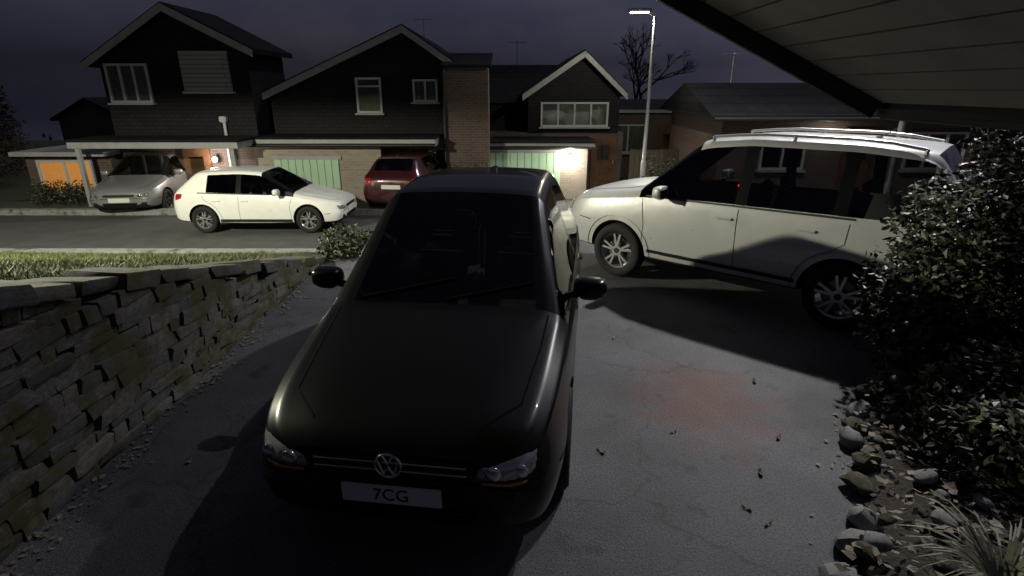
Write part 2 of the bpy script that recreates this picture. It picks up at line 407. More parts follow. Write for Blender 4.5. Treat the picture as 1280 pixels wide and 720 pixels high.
# the taller lamp beyond the silver car: its light rakes over the driveway towards the house
street_lamp((6.3, 9.4, -.3), 'tall lamp post behind the rear of the silver car', 7.4, -.9, 4000, col=(1, .97, .93), cone=(124, .45))

# ------------------------------------------------------------ cars
# stations (front to rear): x, z_bottom, z_belt, z_top, w_bottom, w_mid, w_belt, w6, w7, k6, k7
SLOTS = ['body', 'windscreen', 'side_window', 'rear_window', 'pillar', 'wheel_arch', 'underside']
def car_shell(st, tags, wheels, sub):
    rings = []
    for (x, zb, zt, zp, wb, wm, wt, w6, w7, k6, k7) in st:
        zm = zb + .52 * (zt - zb); d = zp - zt
        half = [(0, zb), (.8 * wb, zb), (wb, zb + .07), (wm, zm), (wt + .012, zt - .085), (wt - .015, zt), (w6, zt + d * k6), (w7, zt + d * k7), (0, zp)]
        rings.append([(x, y, z_) for y, z_ in half] + [(x, -y, z_) for y, z_ in half[-2:0:-1]])
    n = 16; v = [p for r in rings for p in r]; f = []; mi = []
    for i in range(len(rings) - 1):
        for j in range(n):
            k = (j + 1) % n
            f.append((i * n + j, i * n + k, (i + 1) * n + k, (i + 1) * n + j))
            s = j if j < 8 else 15 - j
            mi.append(6 if s in (0, 1) else tags.get((i, s), 0))
    f.append(tuple(range(n))); mi.append(0)
    L = (len(rings) - 1) * n; f.append(tuple(range(L, L + n))[::-1]); mi.append(0)
    me = bpy.data.meshes.new('shell'); me.from_pydata(v, [], f); me.update()
    me.polygons.foreach_set('material_index', mi)
    for s in SLOTS: me.materials.append(bpy.data.materials.get('slot_' + s) or bpy.data.materials.new('slot_' + s))
    cr = me.attributes.new('crease_edge', 'FLOAT', 'EDGE')
    for e in me.edges:
        a, b = e.vertices; ia, ja, ib, jb = a // n, a % n, b // n, b % n
        c = 0
        if ja == jb:
            s = ja if ja <= 8 else 16 - ja
            c = {2: .5, 4: .25, 5: .62, 6: .45, 7: .35}.get(s, 0)
        elif ia == ib:
            s = min(ja if ja <= 8 else 16 - ja, jb if jb <= 8 else 16 - jb)
            t0 = tags.get((ia - 1, s), 0); t1 = tags.get((ia, s), 0)
            if t0 != t1: c = .75
            if ia in (0, len(rings) - 1): c = .5
        cr.data[e.index].value = c
    bm = bmesh.new(); bm.from_mesh(me); bmesh.ops.recalc_face_normals(bm, faces=bm.faces); bm.to_mesh(me); bm.free()
    o = bpy.data.objects.new('shell', me); C.objects.link(o)
    md = o.modifiers.new('s', 'SUBSURF'); md.levels = sub; md.render_levels = sub
    cut = bmesh.new()
    for (wx, wy, rr) in wheels:
        for s in (-1, 1): add_cyl(cut, (wx, s * (wy - .26), rr + .0), (wx, s * (wy + .3), rr + .0), rr + .055, n=40)
    cme = bpy.data.meshes.new('cut'); bmesh.ops.recalc_face_normals(cut, faces=cut.faces); cut.to_mesh(cme); cut.free()
    cme.materials.append(bpy.data.materials['slot_wheel_arch'])
    co = bpy.data.objects.new('cut', cme); C.objects.link(co)
    bo = o.modifiers.new('b', 'BOOLEAN'); bo.object = co; bo.operation = 'DIFFERENCE'; bo.solver = 'EXACT'; bo.material_mode = 'TRANSFER'
    dg = bpy.context.evaluated_depsgraph_get(); dg.update()
    ev = bpy.data.meshes.new_from_object(o.evaluated_get(dg), depsgraph=dg)
    names = [m.name if m else '' for m in ev.materials]
    bpy.data.objects.remove(o); bpy.data.objects.remove(co)
    return ev, names

def split_shell(ev, names, root, mats):
    verts = [v.co.copy() for v in ev.vertices]
    groups = {}
    for p in ev.polygons: groups.setdefault(names[p.material_index].replace('slot_', ''), []).append(list(p.vertices))
    out = {}
    for nm, faces in groups.items():
        sets = [faces]
        if nm in ('side_window', 'windscreen', 'rear_window', 'pillar', 'wheel_arch'):
            par = {}
            def find(a):
                while par.setdefault(a, a) != a: par[a] = par[par[a]]; a = par[a]
                return a
            for fc in faces:
                for b in fc[1:]: par[find(fc[0])] = find(b)
            d = {}
            for fc in faces: d.setdefault(find(fc[0]), []).append(fc)
            sets = list(d.values())
        for fs in sets:
            ids = {}; vv = []; ff = []
            for fc in fs:
                g = []
                for a in fc:
                    if a not in ids: ids[a] = len(vv); vv.append(verts[a])
                    g.append(ids[a])
                ff.append(g)
            out.setdefault(nm, []).append(py_obj(nm, vv, ff, mats.get(nm, 'plastic'), root, smooth=nm != 'wheel_arch'))
    return out

class Conform:
    def __init__(s, ev): s.t = BVHTree.FromPolygons([v.co.copy() for v in ev.vertices], [list(p.vertices) for p in ev.polygons])
    def side(s, x, z, sg, off=.004):
        h = s.t.ray_cast(Vector((x, sg * 3, z)), Vector((0, -sg, 0)))
        if h[0] is None: return Vector((x, sg * .8, z))
        n = h[1] if h[1].y * sg > 0 else -h[1]
        return h[0] + n * off
    def front(s, y, z, off=.004, sg=1):
        h = s.t.ray_cast(Vector((sg * 5, y, z)), Vector((-sg, 0, 0)))
        if h[0] is None: return Vector((sg * 1.9, y, z))
        n = h[1] if h[1].x * sg > 0 else -h[1]
        return h[0] + n * off
    def top(s, x, y, off=.004):
        h = s.t.ray_cast(Vector((x, y, 4)), Vector((0, 0, -1)))
        n = h[1] if h[1].z > 0 else -h[1]
        return h[0] + n * off
def patch(name, fn, q, m, root, nu=8, nv=4, off=.004, bulge=0):
    """q = four corners (a,b) in projection, counter-clockwise; fn conforms a point to the body"""
    v = []; f = []
    for j in range(nv + 1):
        for i in range(nu + 1):
            u, w = i / nu, j / nv
            a = [(1 - u) * (1 - w) * q[0][k] + u * (1 - w) * q[1][k] + u * w * q[2][k] + (1 - u) * w * q[3][k] for k in (0, 1)]
            o = off + bulge * (1 - (2 * u - 1) ** 2) * (1 - (2 * w - 1) ** 2)
            edge = i in (0, nu) or j in (0, nv)
            v.append(fn(a[0], a[1], -.004 if edge else o))
    for j in range(nv):
        for i in range(nu):
            a = j * (nu + 1) + i; f.append((a, a + 1, a + nu + 2, a + nu + 1))
    bm = bmesh.new(); me = bpy.data.meshes.new(name); me.from_pydata(v, [], f)
    bm.from_mesh(me); bmesh.ops.recalc_face_normals(bm, faces=bm.faces); bm.to_mesh(me); bm.free(); me.shade_smooth()
    return link(name, me, m, root)
def strip(name, fn, pts, w, m, root, off=.003, seg=8):
    P = []
    for a, b in zip(pts, pts[1:]):
        for i in range(seg): P.append((a[0] + (b[0] - a[0]) * i / seg, a[1] + (b[1] - a[1]) * i / seg))
    P.append(pts[-1]); v = []; f = []
    for i, p in enumerate(P):
        a = P[max(0, i - 1)]; b = P[min(len(P) - 1, i + 1)]
        d = Vector((b[0] - a[0], b[1] - a[1])); d.normalize(); nx, nz = -d.y * w / 2, d.x * w / 2
        v += [fn(p[0] + nx, p[1] + nz, off), fn(p[0] - nx, p[1] - nz, off)]
    for i in range(len(P) - 1): f.append((2 * i, 2 * i + 1, 2 * i + 3, 2 * i + 2))
    return py_obj(name, v, f, m, root)

def wheel(root, x, y, r, sg, rim_mat, spokes=5):
    w = .21
    wh = empty('wheel'); wh.parent = root; wh.location = (x, y, r)
    prof = [(r * .66, -w / 2), (r * .90, -w / 2), (r * .975, -w * .40), (r, -w * .25), (r, w * .25), (r * .975, w * .40), (r * .90, w / 2), (r * .66, w / 2)]
    n = 36; v = []; f = []
    for i in range(n):
        a = 2 * math.pi * i / n
        v += [(math.cos(a) * p, q, math.sin(a) * p) for p, q in prof]
    k = len(prof)
    for i in range(n):
        for j in range(k):
            f.append((i * k + j, i * k + (j + 1) % k, ((i + 1) % n) * k + (j + 1) % k, ((i + 1) % n) * k + j))
    py_obj('tyre', v, f, 'tyre', wh, smooth=True)
    bm = bmesh.new()
    ro = sg * w * .42
    prof2 = [(r * .68, ro), (r * .66, ro), (r * .61, ro - sg * .02), (r * .58, ro - sg * .09), (r * .58, -ro)]
    vs_ = []
    for i in range(n):
        a = 2 * math.pi * i / n
        vs_.append([bm.verts.new((math.cos(a) * p, q, math.sin(a) * p)) for p, q in prof2])
    for i in range(n):
        for j in range(len(prof2) - 1):
            bm.faces.new((vs_[i][j], vs_[i][j + 1], vs_[(i + 1) % n][j + 1], vs_[(i + 1) % n][j]))
    for i in range(spokes):
        a = 2 * math.pi * i / spokes + .3
        for da in (-.13, .13):
            p0 = Vector((math.cos(a + da * .6) * r * .13, ro - sg * .03, math.sin(a + da * .6) * r * .13))
            p1 = Vector((math.cos(a + da * 1.5) * r * .63, ro - sg * .012, math.sin(a + da * 1.5) * r * .63))
            d = (p1 - p0); L = d.length; mid = (p0 + p1) / 2
            rot = Matrix.Rotation(-math.atan2(d.z, d.x), 3, 'Y')
            add_box(bm, mid, (L, .028, r * .075), rot)
    add_cyl(bm, (0, ro - sg * .06, 0), (0, ro - sg * .008, 0), r * .19, n=20)
    bm_obj('rim', bm, rim_mat, wh)
    bm = bmesh.new(); add_cyl(bm, (0, ro - sg * .10, 0), (0, ro - sg * .085, 0), r * .46, n=24); bm_obj('brake_disc', bm, 'dark_alloy', wh)
    bm = bmesh.new(); add_cyl(bm, (0, ro - sg * .01, 0), (0, ro + sg * .002, 0), r * .1, n=16); bm_obj('hub_cap', bm, 'plastic', wh)
    return wh

def mirror(root, cf, x, z, sg, m):
    p = cf.side(x, z, sg, 0)
    mo = empty('door_mirror'); mo.parent = root; mo.location = p
    bm = bmesh.new()
    bmesh.ops.create_uvsphere(bm, u_segments=24, v_segments=14, radius=1)
    for v in bm.verts:
        c = v.co
        pw = lambda t, e: math.copysign(abs(t) ** e, t)
        c.x = pw(c.x, .8) * .09; c.y = pw(c.y, .55) * .115; c.z = pw(c.z, .55) * .078
        if c.x < -.03: c.x = -.03
        c.z += .012 * c.y / .115 * sg * 0; c.y *= 1 - .25 * (c.z / .078 < -.5)
    bmesh.ops.translate(bm, vec=(0, sg * .155, .055), verts=bm.verts)
    bm_obj('housing', bm, m, mo, smooth=True)
    bm = bmesh.new(); add_cyl(bm, (0, sg * -.03, -.01), (0, sg * .1, .02), .028, n=10); bm_obj('arm', bm, 'plastic', mo)
    box('mirror_glass', (-.038, sg * .17, .04), (.004, .18, .11), 'chrome', mo)
def seats(root, xs, zb, ztop):
    for x in xs:
        for sy in (-.36, .36):
            bm = bmesh.new(); add_box(bm, (x, sy, zb + .1), (.5, .46, .16), bev=.05)
            add_box(bm, (x - .27, sy, (zb + ztop) / 2), (.13, .44, ztop - zb - .25), Matrix.Rotation(R(-10), 3, 'Y'), bev=.05)
            add_box(bm, (x - .33, sy, ztop - .08), (.09, .24, .16), bev=.035)
            bm_obj('seat', bm, 'cabin', root)
    bm = bmesh.new(); add_cyl(bm, (xs[0] + .42, -.36, zb + .38), (xs[0] + .45, -.36, zb + .39), .18, n=20, caps=False); bm_obj('steering_wheel', bm, 'cabin', root)

HATCH = [  # x, zb, zbelt, ztop, wb, wm, wbelt, w6, w7, k6, k7
    (2.12, .32, .58, .66, .56, .64, .58, .52, .34, .5, .9),
    (2.05, .22, .64, .74, .74, .80, .72, .64, .42, .5, .9),
    (1.80, .20, .73, .82, .81, .875, .80, .70, .46, .5, .9),
    (1.30, .20, .81, .91, .84, .895, .835, .73, .48, .5, .9),
    (0.98, .19, .87, .97, .85, .895, .845, .77, .66, .55, .9),
    (0.16, .18, .92, 1.43, .85, .895, .855, .61, .54, .86, .965),
    (-.33, .18, .935, 1.465, .85, .895, .855, .61, .53, .86, .965),
    (-.43, .18, .94, 1.465, .85, .895, .855, .61, .53, .86, .965),
    (-1.18, .19, .97, 1.44, .85, .895, .85, .60, .52, .84, .965),
    (-1.50, .20, .99, 1.41, .84, .89, .84, .60, .52, .82, .965),
    (-1.86, .22, .98, 1.12, .82, .87, .80, .66, .56, .6, .92),
    (-2.02, .26, .92, 1.02, .77, .82, .74, .64, .48, .5, .9),
    (-2.10, .34, .80, .88, .66, .70, .66, .58, .4, .5, .9)]
HATCH_T = {(4, 7): 1, (4, 6): 4, (4, 5): 2, (5, 5): 2, (6, 5): 4, (7, 5): 2, (9, 7): 3}
SUVST = [
    (2.26, .38, .74, .84, .60, .70, .66, .58, .36, .5, .9),
    (2.18, .30, .84, .96, .80, .87, .80, .70, .46, .5, .9),
    (1.95, .28, .92, 1.04, .86, .92, .86, .76, .5, .5, .9),
    (1.45, .27, .98, 1.11, .88, .94, .88, .78, .52, .5, .9),
    (1.10, .26, 1.02, 1.15, .89, .945, .89, .82, .70, .55, .9),
    (0.42, .26, 1.06, 1.68, .89, .945, .90, .68, .60, .87, .965),
    (-.12, .26, 1.07, 1.735, .89, .945, .90, .68, .59, .88, .965),
    (-.22, .26, 1.07, 1.74, .89, .945, .90, .68, .59, .88, .965),
    (-1.12, .26, 1.09, 1.74, .89, .945, .90, .68, .59, .88, .965),
    (-1.22, .26, 1.09, 1.738, .89, .945, .90, .68, .59, .88, .965),
    (-1.85, .28, 1.11, 1.70, .88, .93, .885, .67, .58, .86, .965),
    (-2.12, .32, 1.10, 1.30, .85, .90, .85, .72, .60, .6, .92),
    (-2.24, .38, 1.00, 1.12, .80, .84, .80, .70, .5, .5, .9),
    (-2.29, .44, .80, .90, .68, .72, .68, .6, .42, .5, .9)]
SUVT = {(4, 7): 1, (4, 6): 4, (4, 5): 2, (5, 5): 2, (6, 5): 4, (7, 5): 2, (8, 5): 4, (9, 5): 2, (10, 7): 3}

def reshape(st, kb, kt, kx=1, kw=1, kall=1):
    out = []
    for (x, zb, zt, zp, wb, wm, wt, w6, w7, k6, k7) in st:
        b = zt * kb; out.append((x * kx, zb * kall, b * kall, (b + (zp - zt) * (kt if zp - zt > .2 else 1)) * kall, wb * kw, wm * kw, wt * kw, w6 * kw, w7 * kw, k6, k7))
    return out
def car(name, label, loc, heading, paint, st, tags, wh, rw, axle, rim, glass, front=True, sub=3, spokes=5, suv=False, plate_text=None, badge=False, group=None):
    """heading: direction of the car's nose in degrees from +x"""
    root = empty(name, loc, R(heading)); tag(root, label, 'car', group)
    ev, nm = car_shell(st, tags, [(axle[0], wh, rw), (axle[1], wh, rw)], sub)
    split_shell(ev, nm, root, {'body': paint, 'windscreen': 'car_glass', 'side_window': glass, 'rear_window': glass, 'pillar': 'piano_black', 'wheel_arch': 'plastic', 'underside': 'plastic'})
    cf = Conform(ev)
    for ax in axle:
        for sg in (-1, 1): wheel(root, ax, sg * (wh - .085), rw, sg, rim, spokes)
    zb0 = st[5][2]; nose = st[0][0]; tailx = st[-1][0]; up = .16 if suv else 0
    xw = st[5][0]
    seats(root, [xw - .35, xw - 1.25], .45 + up, 1.18 + up * 1.4)
    for sg in (-1, 1):
        mirror(root, cf, st[4][0] - .38, zb0 + .02, sg, paint)
        # door shut lines, handles, sill
        xa, xb, xc = st[4][0] - .12, st[6][0] - .05, axle[1] + rw + .12
        zs = .34 + up * .6
        strip('door_gap', lambda a, b, o: cf.side(a, b, sg, o), [(xa + .06, zb0 - .05), (xa, .62 + up), (xa + .02, zs)], .0065, 'ink', root)
        strip('door_gap', lambda a, b, o: cf.side(a, b, sg, o), [(xb, zb0 - .03), (xb - .01, .6 + up), (xb - .02, zs)], .0065, 'ink', root)
        strip('door_gap', lambda a, b, o: cf.side(a, b, sg, o), [(axle[1] + .02, zb0 - .02), (axle[1] + .03, rw * 2 + .2)] + [(axle[1] + math.cos(R(a)) * (rw + .13), rw + math.sin(R(a)) * (rw + .13)) for a in (72, 58, 44, 30, 16, 5)] + [(axle[1] + rw + .13, zs)], .0065, 'ink', root)
        strip('sill_trim', lambda a, b, o: cf.side(a, b, sg, o), [(axle[0] - rw - .08, zs - .03), (axle[1] + rw + .08, zs - .03)], .07 if not suv else .12, 'plastic', root, off=.008)
        for hx in (xb + .14, xc + .0 - .1 + .02):
            p = cf.side(hx, zb0 - .14, sg, .014)
            bm = bmesh.new(); add_box(bm, p, (.19, .03, .032), bev=.011); bm_obj('door_handle', bm, paint, root)
        # windows' lower rail
        strip('window_rail', lambda a, b, o: cf.side(a, b, sg, o), [(st[4][0] - .1, zb0 - .015), (st[8][0] - .2, st[8][2] - .005)], .022, 'plastic', root, off=.006)
        hz = st[1][2]
        # front and rear lamps
        patch('headlight', lambda a, b, o: cf.front(a * sg, b, o), [(.42, hz - .11), (.735, hz - .10), (.74, hz + .035), (.44, hz - .02)], 'lens', root, bulge=.012)
        patch('indicator', lambda a, b, o: cf.front(a * sg, b, o), [(.44, hz - .135), (.70, hz - .13), (.70, hz - .11), (.44, hz - .115)], 'amber', root)
        tz = st[-3][2]
        patch('tail_light', lambda a, b, o: cf.front(a * sg, b, o, -1), [(.50, tz - .22), (.72, tz - .22), (.74, tz - .02), (.55, tz - .02)], 'tail', root, bulge=.012)
        patch('tail_light_side', lambda a, b, o: cf.side(a, b, sg, o), [(tailx + .10, tz - .22), (tailx + .30, tz - .16), (tailx + .34, tz - .03), (tailx + .12, tz - .03)], 'tail', root, bulge=.006)
        patch('fog_light', lambda a, b, o: cf.front(a * sg, b, o), [(.50, .33 + up), (.66, .33 + up), (.66, .43 + up), (.52, .42 + up)], 'plastic', root)
    hz = st[1][2]
    for sg in (-1, 1):
        for yy, rr in ((.52, .042), (.645, .038)):
            p = cf.front(yy * sg, hz - .055, .012)
            bm = bmesh.new(); bmesh.ops.create_uvsphere(bm, u_segments=14, v_segments=8, radius=rr)
            for v in bm.verts: v.co.x *= .35
            bmesh.ops.translate(bm, vec=p, verts=bm.verts); bm_obj('lamp_reflector', bm, 'chrome', root, smooth=True)
        strip('bumper_gap', lambda a, b, o: cf.front(a * sg, b, o), [(.0, hz - .125), (.42, hz - .13), (.70, hz - .16)], .010, 'ink', root)
        strip('bumper_gap', lambda a, b, o: cf.side(a, b, sg, o), [(nose - .28, hz - .16), (axle[0] + rw + .06, hz - .18)], .010, 'ink', root)
    patch('grille', lambda a, b, o: cf.front(a, b, o), [(-.40, hz - .10), (.40, hz - .10), (.41, hz - .01), (-.41, hz - .01)], 'plastic', root, nu=14)
    for k in range(2):
        strip('grille_bar', lambda a, b, o: cf.front(a, b, o), [(-.39, hz - .08 + .045 * k), (.39, hz - .08 + .045 * k)], .009, 'chrome', root, off=.012)
    patch('lower_intake', lambda a, b, o: cf.front(a, b, o), [(-.44, .30 + up), (.44, .30 + up), (.46, .41 + up), (-.46, .41 + up)], 'ink', root, nu=14)
    for k in range(3):
        strip('intake_bar', lambda a, b, o: cf.front(a, b, o), [(-.43, .325 + up + .03 * k), (.43, .325 + up + .03 * k)], .008, 'plastic', root, off=.012)
    for sg in (1, -1):
        pz = (.47 if sg > 0 else .72) + up
        p = cf.front(0, pz, .012, sg)
        pl = box('number_plate', p, (.012, .52, .111), 'plate', root, bev=.004)
        if plate_text and sg > 0:
            cu = bpy.data.curves.new('t', 'FONT'); cu.body = plate_text; cu.size = .098; cu.align_x = 'CENTER'; cu.align_y = 'CENTER'; cu.extrude = .001
            to = bpy.data.objects.new('t', cu); C.objects.link(to)
            dg = bpy.context.evaluated_depsgraph_get(); dg.update()
            me = bpy.data.meshes.new_from_object(to.evaluated_get(dg)); bpy.data.objects.remove(to)
            t = link('plate_lettering', me, 'ink', pl); t.location = (p.x + .008, p.y, p.z); t.rotation_euler = (R(90), 0, R(90))
    # bonnet, wipers, aerial, roof details
    for sg in (-1, 1):
        strip('bonnet_gap', lambda a, b, o: cf.top(a, b, o), [(st[4][0] + .02, sg * .70), (st[3][0], sg * .68), (st[2][0], sg * .62), (st[1][0] - .06, sg * .44)], .010, 'ink', root)
    for a0, a1 in ((-.55, .05), (.02, .58)):
        x0 = st[4][0]
        p0 = cf.top(x0 - .03, a0, .015); p1 = cf.top(x0 - .17, a1, .014)
        bm = bmesh.new(); add_cyl(bm, p0, p1, .008, n=6); bm_obj('wiper', bm, 'ink', root)
    p = cf.top(st[8][0] - .1, 0, 0)
    bm = bmesh.new(); add_cyl(bm, p, p + Vector((-.14, 0, .10)), .008, .004, n=6); add_box(bm, p, (.07, .05, .03), bev=.01); bm_obj('aerial', bm, 'plastic', root)
    if suv:
        for sg in (-1, 1):
            bm = bmesh.new()
            P = [cf.top(x, sg * .60, .0) for x in lin(st[5][0] - .1, st[10][0] + .12, 8)]
            for i, (a, b) in enumerate(zip(P, P[1:])):
                add_cyl(bm, a + Vector((0, 0, .045)), b + Vector((0, 0, .045)), .017, n=8)
            for q in (P[0], P[3], P[-1]): add_cyl(bm, q, q + Vector((0, 0, .05)), .02, n=8)
            bm_obj('roof_rail', bm, 'metal', root)
            strip('wheel_arch_trim', lambda a, b, o: cf.side(a, b, sg, o), [(axle[1] + math.cos(a) * (rw + .085), rw + math.sin(a) * (rw + .085)) for a in lin(.0, math.pi, 14)], .07, 'plastic', root, off=.010, seg=2)
            strip('wheel_arch_trim', lambda a, b, o: cf.side(a, b, sg, o), [(axle[0] + math.cos(a) * (rw + .085), rw + math.sin(a) * (rw + .085)) for a in lin(.0, math.pi, 14)], .07, 'plastic', root, off=.010, seg=2)
    if badge:
        p = cf.front(0, hz - .045, .022)
        bd = empty('badge'); bd.parent = root; bd.location = p
        bm = bmesh.new()
        n = 28
        for i in range(n):
            a, b = 2 * math.pi * i / n, 2 * math.pi * (i + 1) / n
            add_cyl(bm, (0, math.cos(a) * .066, math.sin(a) * .066), (0, math.cos(b) * .066, math.sin(b) * .066), .0065, n=6)
        bm_obj('ring', bm, 'chrome', bd)
        bm = bmesh.new()
        def ln(a, b): add_cyl(bm, (0, a[0], a[1]), (0, b[0], b[1]), .006, n=6)
        ln((-.028, .058), (0, .008)); ln((0, .008), (.028, .058))
        ln((-.055, .033), (-.026, -.055)); ln((-.026, -.055), (0, -.004)); ln((0, -.004), (.026, -.055)); ln((.026, -.055), (.055, .033))
        bm_obj('letters', bm, 'chrome', bd)
    bpy.data.meshes.remove(ev)
    return root

car('black_hatchback', 'black tall hatchback parked nose-on in the middle of the driveway', (-.33, 4.42, 0), -97.5, 'black_paint', reshape(HATCH, 1.09, 1.32), HATCH_T, .86, .325, (1.30, -1.30), 'dark_alloy', 'dark_glass', plate_text='7CG', badge=True)
# silver estate: wheels of the near side at (1.46,7.2) and (3.4,5.46)
dv = Vector((-.745, .667)); nv = Vector((.667, .745))
ctr = Vector(((1.46 + 3.4) / 2, (7.2 + 5.46) / 2)) + nv * .86
car('silver_suv', 'silver high-roofed estate car parked across the right of the driveway', (ctr.x, ctr.y, 0), math.degrees(math.atan2(dv.y, dv.x)), 'silver_paint', reshape(SUVST, 1, 1.05, kall=1.08), SUVT, .90, .36, (1.36, -1.30), 'alloy', 'dark_glass', suv=True)
al = bpy.data.objects.new('alarm_light', None)
bm = bmesh.new(); bmesh.ops.create_uvsphere(bm, u_segments=8, v_segments=6, radius=.016)
suv_ = bpy.data.objects['silver_suv']; bpy.context.view_layer.update()
bpy.data.objects.remove(al)
al = bm_obj('alarm_light', bm, 'alarm_glow', suv_, smooth=True); al.location = suv_.matrix_world.inverted() @ Vector((2.62, 6.48, 1.34)); al['label'] = 'tiny red light inside the cabin'
w = car('white_hatchback', 'bright white hatchback parked along the road facing right', (-5.98, 13.72, ROADZ + .03), 0, 'white_paint', HATCH, HATCH_T, .86, .325, (1.30, -1.30), 'alloy', 'dark_glass', sub=3)
w.scale = (.94, .96, .98)
car('dark_red_hatchback', 'very dark red car on the far garage drive, half hidden by the black roof', (-3.0, 17.0, -.80), 84, 'red_paint', HATCH, HATCH_T, .86, .31, (1.30, -1.30), 'dark_alloy', 'dark_glass', sub=2)
car('grey_hatchback', 'grey car on the far drive left of the white hatchback', (-10.6, 16.7, -.85), -82, 'grey_paint', HATCH, HATCH_T, .86, .31, (1.30, -1.30), 'dark_alloy', 'dark_glass', sub=2)

# ------------------------------------------------------------ houses over the road
def window(root, x0, x1, z0, z1, y, cols=2, curtain='curtain', top=0, deep=.12):
    """front plane of the wall at y, facing -y; root-relative coordinates"""
    w = empty('window'); w.parent = root
    t = .06
    bm = bmesh.new()
    cx, cz = (x0 + x1) / 2, (z0 + z1) / 2
    add_box(bm, (cx, y - .03, z0 + t / 2), (x1 - x0, .09, t)); add_box(bm, (cx, y - .03, z1 - t / 2), (x1 - x0, .09, t))
    for i in range(cols + 1):
        x = x0 + t / 2 + (x1 - x0 - t) * i / cols
        add_box(bm, (x, y - .03, cz), (t if i in (0, cols) else t * .9, .086, z1 - z0 - 2 * t))
    if top: add_box(bm, (cx, y - .03, z1 - top), (x1 - x0 - 2 * t, .08, t * .8))
    bm_obj('frame', bm, 'upvc', w)
    for i in range(cols):
        a = x0 + t + (x1 - x0 - t) * i / cols; b = a + (x1 - x0 - t) / cols - t
        box('pane', ((a + b) / 2, y - .02, cz), (b - a + .01, .008, z1 - z0 - 2 * t + .01), 'pane', w)
    n = 40; v = []; f = []
    for i in range(n + 1):
        u = i / n; xx = x0 + t + (x1 - x0 - 2 * t) * u; yy = y - .005 + .004 * math.sin(u * 60)
        v += [(xx, yy, z0 + t), (xx, yy, z1 - t)]
        if i: f.append((2 * i - 2, 2 * i, 2 * i + 1, 2 * i - 1))
    py_obj('curtain', v, f, curtain, w)
    box('sill', (cx, y - .07, z0 - .03), (x1 - x0 + .12, .18, .05), 'trim', w)
    return w
def garage_door(root, x0, x1, z0, z1, y, n=9, m='garage'):
    g = empty('garage_door'); g.parent = root
    w = (x1 - x0) / n
    for i in range(n): box('panel', (x0 + w * (i + .5), y - .02, (z0 + z1) / 2), (w - .012, .05, z1 - z0), m, g, bev=.008)
    box('door_frame', ((x0 + x1) / 2, y - .01, z1 + .05), (x1 - x0 + .16, .08, .1), 'trim', g)
    box('handle', ((x0 + x1) / 2, y - .06, z0 + .8), (.12, .03, .03), 'black_metal', g)
    return g
def house_door(root, x0, x1, z0, z1, y, m='door_wood'):
    d = empty('door'); d.parent = root
    box('leaf', ((x0 + x1) / 2, y - .02, (z0 + z1) / 2), (x1 - x0, .06, z1 - z0), m, d, bev=.006)
    box('pane', ((x0 + x1) / 2, y - .055, z0 + (z1 - z0) * .72), ((x1 - x0) * .5, .012, .5), 'pane', d)
    box('handle', (x1 - .09, y - .075, z0 + 1), (.03, .05, .13), 'chrome', d)
def downpipe(root, x, y, z0, z1, m='upvc'):
    cyl('downpipe', (x, y, z0), (x, y, z1), .045, m, root, n=10)
def porch_light(root, x, y, z, power, es='porch_glow'):
    l = empty('porch_light'); l.parent = root
    box('bracket', (x, y + .03, z + .02), (.08, .08, .16), 'black_metal', l)
    bm = bmesh.new(); bmesh.ops.create_uvsphere(bm, u_segments=12, v_segments=8, radius=.075); bmesh.ops.translate(bm, vec=(x, y - .08, z), verts=bm.verts)
    bm_obj('globe', bm, es, l, smooth=True)
    ld = bpy.data.lights.new('porch_glow_light', 'POINT'); ld.energy = power; ld.shadow_soft_size = .08; ld.color = (1, .92, .78)
    lo = bpy.data.objects.new('porch_glow_light', ld); C.objects.link(lo); lo.parent = root; lo.location = (x, y - .3, z)
def gable_roof_front(root, xl, zl, xp, zp, xr, zr, y0, y1, over=.35, barge=True):
    """ridge runs away from the viewer; slopes fall to left and right"""
    for a, b, nm in (((xl, zl), (xp, zp), 1), ((xp, zp), (xr, zr), 2)):
        d = Vector((b[0] - a[0], b[1] - a[1])).normalized(); nx, nz = -d.y, d.x
        if nz < 0: nx, nz = -nx, -nz
        t = .14
        pts = [(a[0], y0 - over, a[1]), (b[0], y0 - over, b[1]), (b[0] + nx * t * (0 if nm else 1), y0 - over, b[1] + t), (a[0], y0 - over, a[1] + t)]
        s = prism('roof_slope', pts, 'y', (0, y1 - y0 + over, 0), 'roof', root)
        if barge:
            o = .02
            pts = [(a[0], y0 - over - .03, a[1] - .10), (b[0], y0 - over - .03, b[1] - .10), (b[0], y0 - over - .03, b[1] + .10), (a[0], y0 - over - .03, a[1] + .10)]
            prism('bargeboard', pts, 'y', (0, .028, 0), 'trim', root)

GZ = -1.05
# --- house with the light clad front, far left
h = empty('clad_house', (-9.6, 17, GZ)); tag(h, 'tall dark gabled house with pale clad panel, leftmost over the road', 'house')
def L(x, z): return x + 9.6, z - GZ      # world x,z -> house coordinates
W0 = lambda x: x + 9.6; Z0 = lambda z: z - GZ
xl, xr, xp = W0(-11.95), W0(-7.15), W0(-9.45); zl, zr, zp = Z0(2.95), Z0(3.3), Z0(4.45)
prism('upper_wall', [(xl + .3, 0, Z0(.9)), (xr - .3, 0, Z0(.9)), (xr - .3, 0, zr + .02), (xp, 0, zp - .05), (xl + .3, 0, zl + .1)], 'y', (0, 2.6, 0), 'tile_hung', h)
box('lower_wall', ((xl + xr) / 2, 1.33, Z0(.9) / 2), (xr - xl - .6, 2.6, Z0(.9) - .01), 'brick', h)
gable_roof_front(h, xl, zl, xp, zp, xr, zr, 0, 2.7, .3)
window(h, W0(-11.5), W0(-10.3), Z0(2.0), Z0(3.05), 0, cols=3)
box('clad_panel', (W0(-8.65), -.05, Z0(2.85)), (1.35, .09, 1.05), 'cladding', h)
